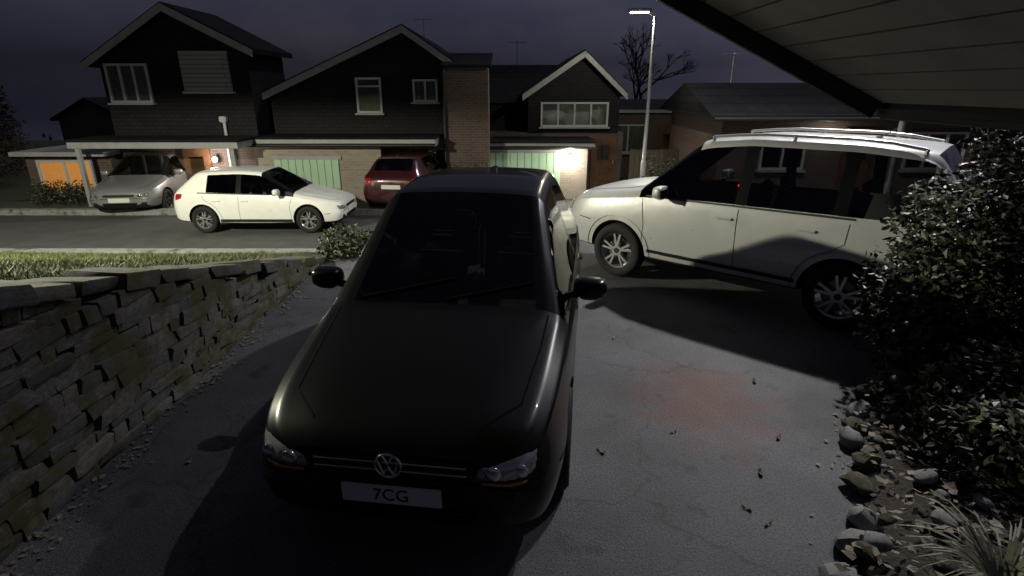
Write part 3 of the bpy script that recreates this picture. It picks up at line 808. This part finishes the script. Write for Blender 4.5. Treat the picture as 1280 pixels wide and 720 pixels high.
box('clad_sill', (W0(-8.65), -.06, Z0(2.28)), (1.45, .14, .06), 'trim', h)
box('canopy', (W0(-9.7), -.75, Z0(.94)), (4.6, 1.5, .16), 'trim', h)
box('canopy_roof', (W0(-9.7), -.75, Z0(1.06)), (4.7, 1.56, .06), 'roof', h)
for x in (-11.8, -7.6): box('canopy_post', (W0(x), -1.4, Z0(.86) / 2), (.1, .1, Z0(.86)), 'trim', h)
window(h, W0(-11.5), W0(-10.4), Z0(-.55), Z0(.6), -.0, cols=2)
house_door(h, W0(-9.75), W0(-8.95), Z0(-1.02), Z0(.72), -.02)
downpipe(h, W0(-8.35), -.08, .02, Z0(.84)); downpipe(h, W0(-8.35), -.08, Z0(1.1), Z0(1.5))
box('hopper', (W0(-8.35), -.1, Z0(1.55)), (.2, .16, .16), 'upvc', h, bev=.02)
porch_light(h, W0(-8.75), -.12, Z0(.42), 60)
box('annex', (W0(-13.0), .9, Z0(.55) / 2), (2.5, 2.4, Z0(.55)), 'brick', h)
box('annex_roof', (W0(-13.0), .75, Z0(.62)), (2.7, 2.9, .12), 'trim', h)
window(h, W0(-13.9), W0(-12.3), Z0(-.55), Z0(.42), -.31, cols=2, curtain='warm_curtain')

# --- middle house: long catslide roof, white bargeboards
h = empty('gable_house', (-3.2, 18, GZ)); tag(h, 'dark gabled house with long left roof slope behind the white hatchback', 'house')
W0 = lambda x: x + 3.2
xl, xp, xr = W0(-7.7), W0(-3.17), W0(-1.35); zl, zp, zr = Z0(2.05), Z0(4.0), Z0(2.78)
prism('front_wall', [(xl + .35, 0, Z0(.95)), (xr - .2, 0, Z0(.95)), (xr - .2, 0, zr + .05), (xp, 0, zp - .06), (xl + .35, 0, zl + .08)], 'y', (0, 8, 0), 'tile_hung', h)
box('lower_wall', ((xl + xr) / 2 + .07, 4.03, Z0(.95) / 2), (xr - xl - .55, 7.98, Z0(.95) - .01), 'brick_pale', h)
gable_roof_front(h, xl, zl, xp, zp, xr, zr, 0, 8, .35)
window(h, W0(-4.72), W0(-3.95), Z0(1.68), Z0(2.7), 0, cols=1, top=.25)
window(h, W0(-3.0), W0(-2.25), Z0(2.0), Z0(2.65), 0, cols=2)
box('garage_block', (W0(-5.7), -.6, Z0(.80) / 2), (3.7, 1.2, Z0(.80)), 'brick_pale', h)
garage_door(h, W0(-7.0), W0(-5.1), .02, Z0(.42), -1.21)
box('fascia', (W0(-5.0), -.75, Z0(.92)), (5.6, 1.55, .2), 'trim', h)
box('flat_roof', (W0(-5.0), -.75, Z0(1.045)), (5.66, 1.6, .05), 'roof', h)
house_door(h, W0(-4.4), W0(-3.55), .02, Z0(.75), -.01)
window(h, W0(-3.2), W0(-2.0), Z0(-.3), Z0(.65), -.02, cols=2)
box('brick_wing', (W0(-1.32), -.25, Z0(2.95) / 2), (1.25, .9, Z0(2.95)), 'brick', h)
prism('wing_roof', [(W0(-2.05), -.8, Z0(2.95)), (W0(-.6), -.8, Z0(2.95)), (W0(-.6), .9, Z0(3.35)), (W0(-2.05), .9, Z0(3.35))], 'z', (0, 0, .08), 'roof', h)
downpipe(h, W0(-1.98), -.78, .02, Z0(2.9), 'black_metal')

# --- right-hand house: ridge along the street with a front gable
h = empty('cross_gable_house', (1.6, 20, GZ)); tag(h, 'smaller dark house with front gable and wide window left of the lamp post', 'house')
W0 = lambda x: x - 1.6
xl, xp, xr = W0(.35), W0(2.38), W0(3.85); zl, zp, zr = Z0(2.1), Z0(3.45), Z0(2.12)
prism('front_wall', [(xl + .2, 0, Z0(.95)), (xr - .2, 0, Z0(.95)), (xr - .2, 0, zr + .08), (xp, 0, zp - .05), (xl + .2, 0, zl + .08)], 'y', (0, 7, 0), 'tile_hung', h)
box('lower_wall', (W0(1.5), 3.53, Z0(.95) / 2), (4.7, 6.98, Z0(.95) - .01), 'brick', h)
gable_roof_front(h, xl, zl, xp, zp, xr, zr, 0, 7, .3)
prism('main_roof', [(W0(-1.1), 1.0, Z0(1.9)), (W0(-1.1), 3.4, Z0(3.25)), (W0(-1.1), 5.8, Z0(1.9))], 'x', (3.4, 0, 0), 'roof', h)
prism('side_wall', [(W0(-.95), 1.2, Z0(.95)), (W0(-.95), 1.2, Z0(1.95)), (W0(-.95), 3.4, Z0(3.15)), (W0(-.95), 5.6, Z0(1.95)), (W0(-.95), 5.6, Z0(.95))], 'x', (3.0, 0, 0), 'tile_hung', h)
window(h, W0(.98), W0(3.28), Z0(1.15), Z0(1.95), 0, cols=4)
box('garage_block', (W0(.7), -.9, Z0(.62) / 2), (3.4, 1.8, Z0(.62)), 'brick_pale', h)
garage_door(h, W0(-.75), W0(1.55), .02, Z0(.46), -1.81, n=10)
box('fascia', (W0(.75), -.95, Z0(.70)), (3.7, 2.0, .15), 'trim', h)
box('flat_roof', (W0(.75), -.95, Z0(.80)), (3.76, 2.06, .05), 'roof', h)
porch_light(h, W0(1.85), -1.86, Z0(.33), 80)
house_door(h, W0(2.75), W0(3.6), .02, Z0(.8), -.02)

# --- low house behind the lamp post and roof farther right
h = empty('low_house', (6.2, 23, GZ)); tag(h, 'low dark house with a pale eaves line behind the lamp post', 'house')
W0 = lambda x: x - 6.2
box('wall', (0, 2.5, 1.25), (7.5, 5, 2.5), 'brick', h)
box('fascia', (W0(4.9), -.12, 2.62), (3.4, .14, .16), 'trim', h)
prism('roof_slope', [(-4, -.3, 2.7), (-4, 2.6, 3.0), (-4, 5.3, 2.7)], 'x', (8, 0, 0), 'roof', h)
window(h, -2.3, -.9, 1.0, 2.1, 0, cols=2); window(h, .8, 2.2, 1.0, 2.1, 0, cols=2)
house_door(h, -.4, .45, .02, 2.05, -.01)
h = empty('neighbour_house', (9.6, 15.5, -.6)); tag(h, 'dark low-roofed house beyond the silver car roof with small wall lamp', 'house')
box('wall', (0, 2.5, 1.15), (8, 5, 2.3), 'brick', h)
prism('roof_slope', [(-4.4, -.4, 2.3), (-4.4, 2.5, 3.15), (-4.4, 5.4, 2.3)], 'x', (8.8, 0, 0), 'roof', h)
box('fascia', (0, -.42, 2.27), (8.8, .05, .16), 'black_metal', h)
window(h, -2.9, -1.7, .9, 1.9, 0, cols=2)
house_door(h, -.7, .15, .02, 2.0, -.01)
porch_light(h, -1.2, -.10, 1.75, 12)
window(h, 1, 2.6, .9, 1.9, 0, cols=3)
def aerial(root, x, y, z):
    bm = bmesh.new(); add_cyl(bm, (x, y, z), (x, y, z + .9), .014, n=6); add_cyl(bm, (x - .35, y, z + .85), (x + .35, y, z + .85), .01, n=6)
    for i in range(7): add_cyl(bm, (x - .32 + i * .1, y - .13 - .01 * i, z + .85), (x - .32 + i * .1, y + .13 + .01 * i, z + .85), .006, n=5)
    bm_obj('television_aerial', bm, 'metal', root)
# small far roof seen between the houses at the left
h = empty('distant_house', (-24.5, 34, -1.3)); tag(h, 'tiny far roof just above the left drive', 'house')
prism('gable_wall', [(-1.9, 0, 0), (1.9, 0, 0), (1.9, 0, 2.0), (0, 0, 3.0), (-1.9, 0, 2.0)], 'y', (0, 6, 0), 'brick', h)
gable_roof_front(h, -2.2, 1.9, 0, 3.05, 2.2, 1.9, 0, 6, .25, barge=False)

# garden fence between the fronts, boards one by one
def fence(x0, x1, y, z0, hgt, label):
    r = empty('fence', ((x0 + x1) / 2, y, z0)); tag(r, label, 'fence')
    n = int((x1 - x0) / .15); w = (x1 - x0) / n
    me = None
    for i in range(n):
        if me is None:
            o = box('board', (0, 0, 0), (w - .012, .02, hgt), 'timber', r); me = o.data
        else:
            o = bpy.data.objects.new('board', me); C.objects.link(o); o.parent = r
        o.location = (-(x1 - x0) / 2 + w * (i + .5), random.uniform(-.006, .006), hgt / 2 + random.uniform(-.02, .015))
    for zz in (.3, hgt - .25): box('rail', (0, .045, zz), (x1 - x0, .05, .08), 'timber', r)
fence(3.95, 5.6, 19.2, GZ + .02, 1.5, 'short timber fence right of the porch over the road')

for o_, x_, y_, z_ in (('gable_house', -.1, 5, Z0(3.95)), ('cross_gable_house', -1.4, 3.4, Z0(3.2)), ('neighbour_house', -3.0, 2.5, 3.1)):
    aerial(bpy.data.objects[o_], x_, y_, z_)
for o_, a_, b_ in (('gable_house', (-4.7, -1.58, Z0(.86)), (1.0, -1.58, Z0(.86))), ('cross_gable_house', (-2.7, -2.02, Z0(.65)), (1.0, -2.02, Z0(.65))), ('neighbour_house', (-4.4, -.5, 2.24), (4.4, -.5, 2.24))):
    cyl('gutter', a_, b_, .05, 'black_metal', bpy.data.objects[o_], n=10)

# ------------------------------------------------------------ plants, porch roof, planting bed
def leaf_cloud(name, blobs, n, size, m, parent=None, elong=1.6, origin=(0, 0, 0), shell=.55, seed=1):
    """blobs: (centre, radii); leaves spread through the outer part of each blob"""
    rnd = random.Random(seed); v = []; f = []
    tot = sum(b[1][0] * b[1][1] * b[1][2] for b in blobs)
    for c, r in blobs:
        for _ in range(int(n * r[0] * r[1] * r[2] / tot)):
            d = Vector((rnd.gauss(0, 1), rnd.gauss(0, 1), rnd.gauss(0, 1))).normalized()
            k = (shell + (1 - shell) * rnd.random()) * (1 + .28 * noise.noise(Vector((d.x * 2.2 + c[0], d.y * 2.2, d.z * 2.2 + c[2]))))
            p = Vector((c[0] + d.x * r[0] * k, c[1] + d.y * r[1] * k, c[2] + d.z * r[2] * k))
            u = Vector((rnd.gauss(0, 1), rnd.gauss(0, 1), rnd.gauss(0, .6))).normalized()
            w = (d + Vector((rnd.gauss(0, .6), rnd.gauss(0, .6), rnd.gauss(0, .6)))).normalized()
            s = size * rnd.uniform(.6, 1.3); t = u.cross(w).normalized() * s / elong * .5; u = u * s * .5
            b = w * s * .12; i = len(v)
            v += [p - u, p - t - b, p + u, p + t - b]; f += [(i, i + 1, i + 2), (i, i + 2, i + 3)]
    return py_obj(name, v, f, m, parent)
def branches(name, pts, m, parent):
    bm = bmesh.new()
    for a, b, r1, r2 in pts: add_cyl(bm, a, b, r1, r2, n=7)
    return bm_obj(name, bm, m, parent)
def shrub(name, label, cat, loc, blobs, n, size, m, seed, stem=True, group=None, elong=1.6):
    r = empty(name, loc); tag(r, label, cat, group)
    rnd = random.Random(seed)
    leaf_cloud('foliage', blobs, n, size, m, r, seed=seed, elong=elong)
    br = []
    for c, rr in blobs:
        for _ in range(3):
            a = Vector((rnd.uniform(-.06, .06), rnd.uniform(-.06, .06), 0)); b = Vector(c) + Vector((rnd.uniform(-.5, .5) * rr[0], rnd.uniform(-.5, .5) * rr[1], rnd.uniform(0, .5) * rr[2]))
            mid = a.lerp(b, .5) + Vector((rnd.uniform(-.08, .08), rnd.uniform(-.08, .08), .1))
            br += [(a, mid, .022, .015), (mid, b, .015, .006)]
    branches('stem', br, 'bark', r)
    return r
# evergreen mass on the right
shrub('evergreen_shrub', 'tall dark evergreen shrub filling the right side beside the silver car', 'shrub', (3.45, 4.35, 0),
      [((.1, 0, .65), (.6, .6, .65)), ((.3, .1, 1.35), (.6, .55, .55)), ((.75, -.2, .8), (.6, .6, .8)), ((1.0, .1, 1.55), (.6, .6, .6)), ((.85, .3, 2.0), (.55, .5, .5)), ((1.5, .1, 2.1), (.6, .5, .5)), ((1.4, -.3, 1.0), (.6, .5, .9))], 22000, .07, 'leaf_dark', 11)
shrub('pale_leaved_shrub', 'pale variegated shrub at the right edge above the dark shrubs', 'shrub', (5.15, 5.2, 0),
      [((0, 0, 1.25), (.55, .5, .75)), ((.3, .1, .9), (.6, .5, .8))], 5000, .075, 'leaf_pale', 12)
shrub('laurel_bush', 'low glossy leaved bush at the lower right of the planting bed', 'bush', (3.05, 3.05, 0),
      [((0, 0, .25), (.42, .5, .32)), ((.5, -.3, .35), (.5, .5, .4)), ((.35, .45, .35), (.5, .4, .4))], 5200, .07, 'leaf', 13)
# plant by the black car's far side and on the verge
shrub('verge_plant', 'low leafy plant at the far end of the stone wall', 'plant', (-2.55, 8.2, -.02),
      [((0, 0, .22), (.4, .4, .28)), ((.3, .3, .16), (.35, .35, .2))], 1500, .07, 'leaf', 14)
def hedge(label, x0, x1, y, z0, hgt, d, seed, m='leaf'):
    r = empty('hedge', ((x0 + x1) / 2, y, z0)); tag(r, label, 'hedge')
    k = max(2, int((x1 - x0) / .5)); L_ = x1 - x0
    leaf_cloud('foliage', [((-L_ / 2 + L_ * (i + .5) / k, 0, hgt * .52), (L_ / k * .75, d, hgt * .52)) for i in range(k)], int(2600 * L_ / 2), .075, m, r, seed=seed, shell=.35)
    branches('stem', [((-L_ / 2 + L_ * (i + .5) / k, 0, 0), (-L_ / 2 + L_ * (i + .5) / k + .1, 0, hgt * .7), .025, .008) for i in range(k)], 'bark', r)
hedge('clipped hedge between the two far garage drives', -1.9, -.6, 16.9, -1.0, 1.35, .35, 21)
hedge('low hedge at the far left garden edge', -13.5, -11.8, 15.8, -.85, .8, .3, 22, 'leaf_dark')
hedge('hedge over the road right of the lamp post', 3.9, 7.4, 16.9, -1.0, 1.5, .4, 23, 'leaf_dark')
def climber(label, loc, h, r_, seed):
    shrub('climbing_plant', label, 'plant', loc, [((0, 0, h * .3), (r_, .2, h * .3)), ((.05, 0, h * .72), (r_ * .8, .2, h * .3))], 1800, .06, 'leaf', seed)
climber('narrow climbing plant on the brick front beside the middle house', (-2.55, 17.1, -1.0), 2.0, .35, 31)

# bare winter trees and a conifer
def tree(label, loc, hgt, seed, spread=.5):
    r = empty('bare_tree', loc); tag(r, label, 'tree')
    rnd = random.Random(seed); tr = []; cr = []
    def grow(p, d, l, rad, lv):
        q = p + d * l
        (tr if lv < 2 else cr).append((p, q, rad, rad * .7))
        if lv > 5: return
        for _ in range(2 if lv < 1 else 3):
            nd = (d + Vector((rnd.gauss(0, spread), rnd.gauss(0, spread), rnd.gauss(.12, spread * .6)))).normalized()
            grow(q, nd, l * rnd.uniform(.6, .82), rad * .62, lv + 1)
    grow(Vector((0, 0, 0)), Vector((0, 0, 1)), hgt * .3, hgt * .028, 0)
    bm = bmesh.new()
    for a, b, r1, r2 in tr: add_cyl(bm, a, b, r1, r2, n=7, caps=False)
    bm_obj('trunk', bm, 'bark', r)
    v = []; f = []
    for a, b, r1, r2 in cr:
        d = (b - a).normalized(); s = d.orthogonal().normalized(); t = d.cross(s); i = len(v)
        for k in range(3):
            an = k * 2.094; o = s * math.cos(an) + t * math.sin(an)
            v += [a + o * max(r1, .006), b + o * max(r2, .004)]
        for k in range(3): f.append((i + 2 * k, i + 2 * ((k + 1) % 3), i + 2 * ((k + 1) % 3) + 1, i + 2 * k + 1))
    py_obj('crown', v, f, 'bark', r)
tree('bare branched tree behind the lamp post', (6.6, 29, -1.3), 6.6, 41)
t = empty('conifer_tree', (-18.9, 20.5, -1.0)); tag(t, 'dark brownish conifer cut by the left picture edge', 'tree')
cyl('trunk', (0, 0, 0), (0, 0, 6.2), .18, 'bark', t, .05)
leaf_cloud('crown', [((0, 0, .9 + .62 * i), (1.5 - .11 * i, 1.5 - .11 * i, .62)) for i in range(10)], 14000, .16, 'conifer', t, elong=3, seed=5)

# woods on the falling ground behind the houses: one far mass
w_ = leaf_cloud('woodland', [((-70 + 7 * i + random.uniform(-2, 2), 62 + random.uniform(-4, 4), -7.5 + random.uniform(-.8, .8)), (5.5, 4, 4.6 + random.uniform(-.6, .8))) for i in range(22)], 16000, .8, 'leaf_dark', seed=9)
w_['kind'] = 'stuff'; w_['label'] = 'dark far wood on the falling ground behind the houses'; w_['category'] = 'woodland'

# planting bed with stones at lower right
def bed_edge(y): return 1.62 + (y - 2.2) * .74 + .12 * math.sin(y * 3)
v = []; f = []
ys_ = lin(.6, 5.2, 40)
for y in ys_:
    for i in range(14):
        u = i / 13; x = bed_edge(y) + u * 5
        v.append((x, y, .012 + .10 * ramp(u, 0, .12) + .03 * noise.noise((x * 3, y * 3, 0))))
for j in range(len(ys_) - 1):
    for i in range(13): a = j * 14 + i; f.append((a, a + 1, a + 15, a + 14))
bed = struct(py_obj('planting_bed', v, f, 'soil', smooth=True))
rnd = random.Random(77); y = 2.0
PEB = []
for i in range(6):
    bm = bmesh.new(); bmesh.ops.create_icosphere(bm, subdivisions=2, radius=.55)
    for vv in bm.verts: vv.co *= 1 + .45 * noise.noise(vv.co * 2.1 + Vector((i * 5.3, 1, 0)))
    me = bpy.data.meshes.new('edging_stone'); bm.to_mesh(me); bm.free(); me.shade_smooth(); me.set_sharp_from_angle(angle=R(40))
    me.materials.append(M['pebble' if i % 2 else 'stone_c']); PEB.append(me)
while y < 5.1:
    s = rnd.uniform(.10, .2)
    o = bpy.data.objects.new('edging_stone', rnd.choice(PEB)); C.objects.link(o); o.parent = bed
    o.location = (bed_edge(y) + rnd.uniform(-.03, .05), y, .05); o.scale = (s * rnd.uniform(.7, 1.1), s * 1.1, s * rnd.uniform(.5, .8)); o.rotation_euler = (rnd.uniform(-.3, .3), rnd.uniform(-.3, .3), rnd.uniform(0, 6))
    y += s * rnd.uniform(.9, 1.9)
for k in range(70):
    y = rnd.uniform(2.1, 5); x = bed_edge(y) + .1 + rnd.random() ** 1.5 * 1.6; s = rnd.uniform(.03, .11)
    o = bpy.data.objects.new('bed_stone', rnd.choice(PEB)); C.objects.link(o); o.parent = bed
    o.location = (x, y, .13); o.scale = (s, s * 1.2, s * .7); o.rotation_euler = (rnd.uniform(-.4, .4), rnd.uniform(-.4, .4), rnd.uniform(0, 6))
# leaf litter over the bed
v = []; f = []
for k in range(1500):
    y = rnd.uniform(1.9, 5.1); x = bed_edge(y) + rnd.random() * 2.4; z = .135 + rnd.random() * .03
    a = rnd.uniform(0, 6.28); s = rnd.uniform(.015, .04); ti = rnd.uniform(-.5, .5)
    u = Vector((math.cos(a), math.sin(a), ti)) * s; w = Vector((-math.sin(a), math.cos(a), rnd.uniform(-.5, .5))) * s * .6
    p = Vector((x, y, z)); i = len(v); v += [p - u, p - w, p + u, p + w]; f += [(i, i + 1, i + 2), (i, i + 2, i + 3)]
o = py_obj('leaf_litter', v, f, 'leaf_dead'); o['kind'] = 'stuff'; o['label'] = 'fallen leaves scattered over the planting bed'; o['category'] = 'leaf litter'
v = []; f = []
for k in range(520):                   # along the foot of the wall and in the corners of the drive
    y = rnd.uniform(1.5, 8) if k % 3 else rnd.choice((2.3, 3.1, 4.4, 5.2, 6.5)) + rnd.gauss(0, .18); x = -2.72 + abs(rnd.gauss(0, .10)) if k % 5 else bed_edge(y) - abs(rnd.gauss(0, .12)); z = drive_z(x, y) + .008 + rnd.random() * .012
    a = rnd.uniform(0, 6.28); s = rnd.uniform(.006, .026)
    u = Vector((math.cos(a), math.sin(a), rnd.uniform(-.3, .3))) * s; w = Vector((-math.sin(a), math.cos(a), rnd.uniform(-.3, .3))) * s * .6
    p = Vector((x, y, z)); i = len(v); v += [p - u, p - w, p + u, p + w]; f += [(i, i + 1, i + 2), (i, i + 2, i + 3)]
o = py_obj('leaf_litter', v, f, 'leaf_dead'); o['kind'] = 'stuff'; o['label'] = 'dead leaves gathered along the edges of the driveway'; o['category'] = 'leaf litter'
# strappy grass plant at the lower right corner
g = empty('strap_grass', (2.35, 2.05, .1)); tag(g, 'clump of long strap leaves in the lower right corner', 'plant')
v = []; f = []
for k in range(70):
    a = rnd.uniform(0, 6.28); l = rnd.uniform(.35, .75); w = rnd.uniform(.006, .012); d = Vector((math.cos(a), math.sin(a), 0)); s = Vector((-d.y, d.x, 0)) * w; i = len(v)
    for q in range(6):
        t_ = q / 5; p = d * (l * t_ * .8) + Vector((0, 0, l * (t_ * 1.2 - t_ * t_ * 1.05))); v += [p - s * (1 - t_), p + s * (1 - t_)]
        if q: f.append((i + 2 * q - 2, i + 2 * q - 1, i + 2 * q + 1, i + 2 * q))
py_obj('leaves', v, f, 'leaf_pale', g)

# fallen leaves on the drive
LV = []
for (x, y) in ((1.94, 3.47), (1.64, 3.07), (1.5, 2.62), (1.42, 2.74), (1.2, 3.55), (2.1, 4.3), (-2.2, 3.2), (-1.95, 4.2), (1.05, 5.2), (.62, 3.3)):
    o = None
    a = rnd.uniform(0, 6.28); n = 10; v = []; 
    for i in range(n):
        an = 6.283 * i / n; rr = .021 * (1 + .25 * math.cos(2 * an)) ; v.append((math.cos(an) * rr * 1.4, math.sin(an) * rr * .8, .012 * math.cos(an * 2 + 1)))
    v.append((0, 0, -.004)); f = [(i, (i + 1) % n, n) for i in range(n)]
    o = py_obj('fallen_leaf', v, f, 'leaf_dead'); o.location = (x, y, .014); o.rotation_euler = (0, 0, a); LV.append(o)
for o in LV: tag(o, 'small pale fallen leaf lying on the driveway tarmac', 'leaf', 'fallen leaves on the driveway')

# ---- porch roof at the upper right: sloping verge, boarded underside
pr = empty('porch_roof', (3.0, 2.6, 0)); tag(pr, 'dark sloping porch roof with boarded underside at the upper right', 'porch')
A = Vector((.718, 2.6, 2.777)); B = Vector((1.553, 2.6, 2.378))
A = A + (A - B) * 1.2; B2 = B + (B - A) * .05
def pl(p): return p - Vector((3.0, 2.6, 0))
dy = Vector((0, -3.0, 0)); up = Vector((.43, 0, .9)) * .075
prism('roof_deck', [pl(A + up), pl(B2 + up), pl(B2 + up * 2.2), pl(A + up * 2.2)], 'y', dy, 'roof', pr)
nb = 16
for i in range(nb):
    a = A.lerp(B2, i / nb); b = A.lerp(B2, (i + .93) / nb)
    prism('board', [pl(a), pl(b), pl(b + up * .25), pl(a + up * .25)], 'y', dy * .98, 'soffit', pr)
prism('bargeboard', [pl(A - up * .9 + Vector((0, .03, 0))), pl(B2 - up * .9 + Vector((0, .03, 0))), pl(B2 + up * 1.2 + Vector((0, .03, 0))), pl(A + up * 1.2 + Vector((0, .03, 0)))], 'y', (0, .03, 0), 'timber', pr)
cyl('gutter', pl(B2 + Vector((.05, .05, -.02))), pl(B2 + Vector((.05, -3, -.02))), .05, 'black_metal', pr)
wl = tag(box('boundary_wall', (5.9, 4.6, .95), (.2, 3.6, 1.9), 'wallwhite'), 'pale rendered wall behind the shrubs at the right edge', 'wall')
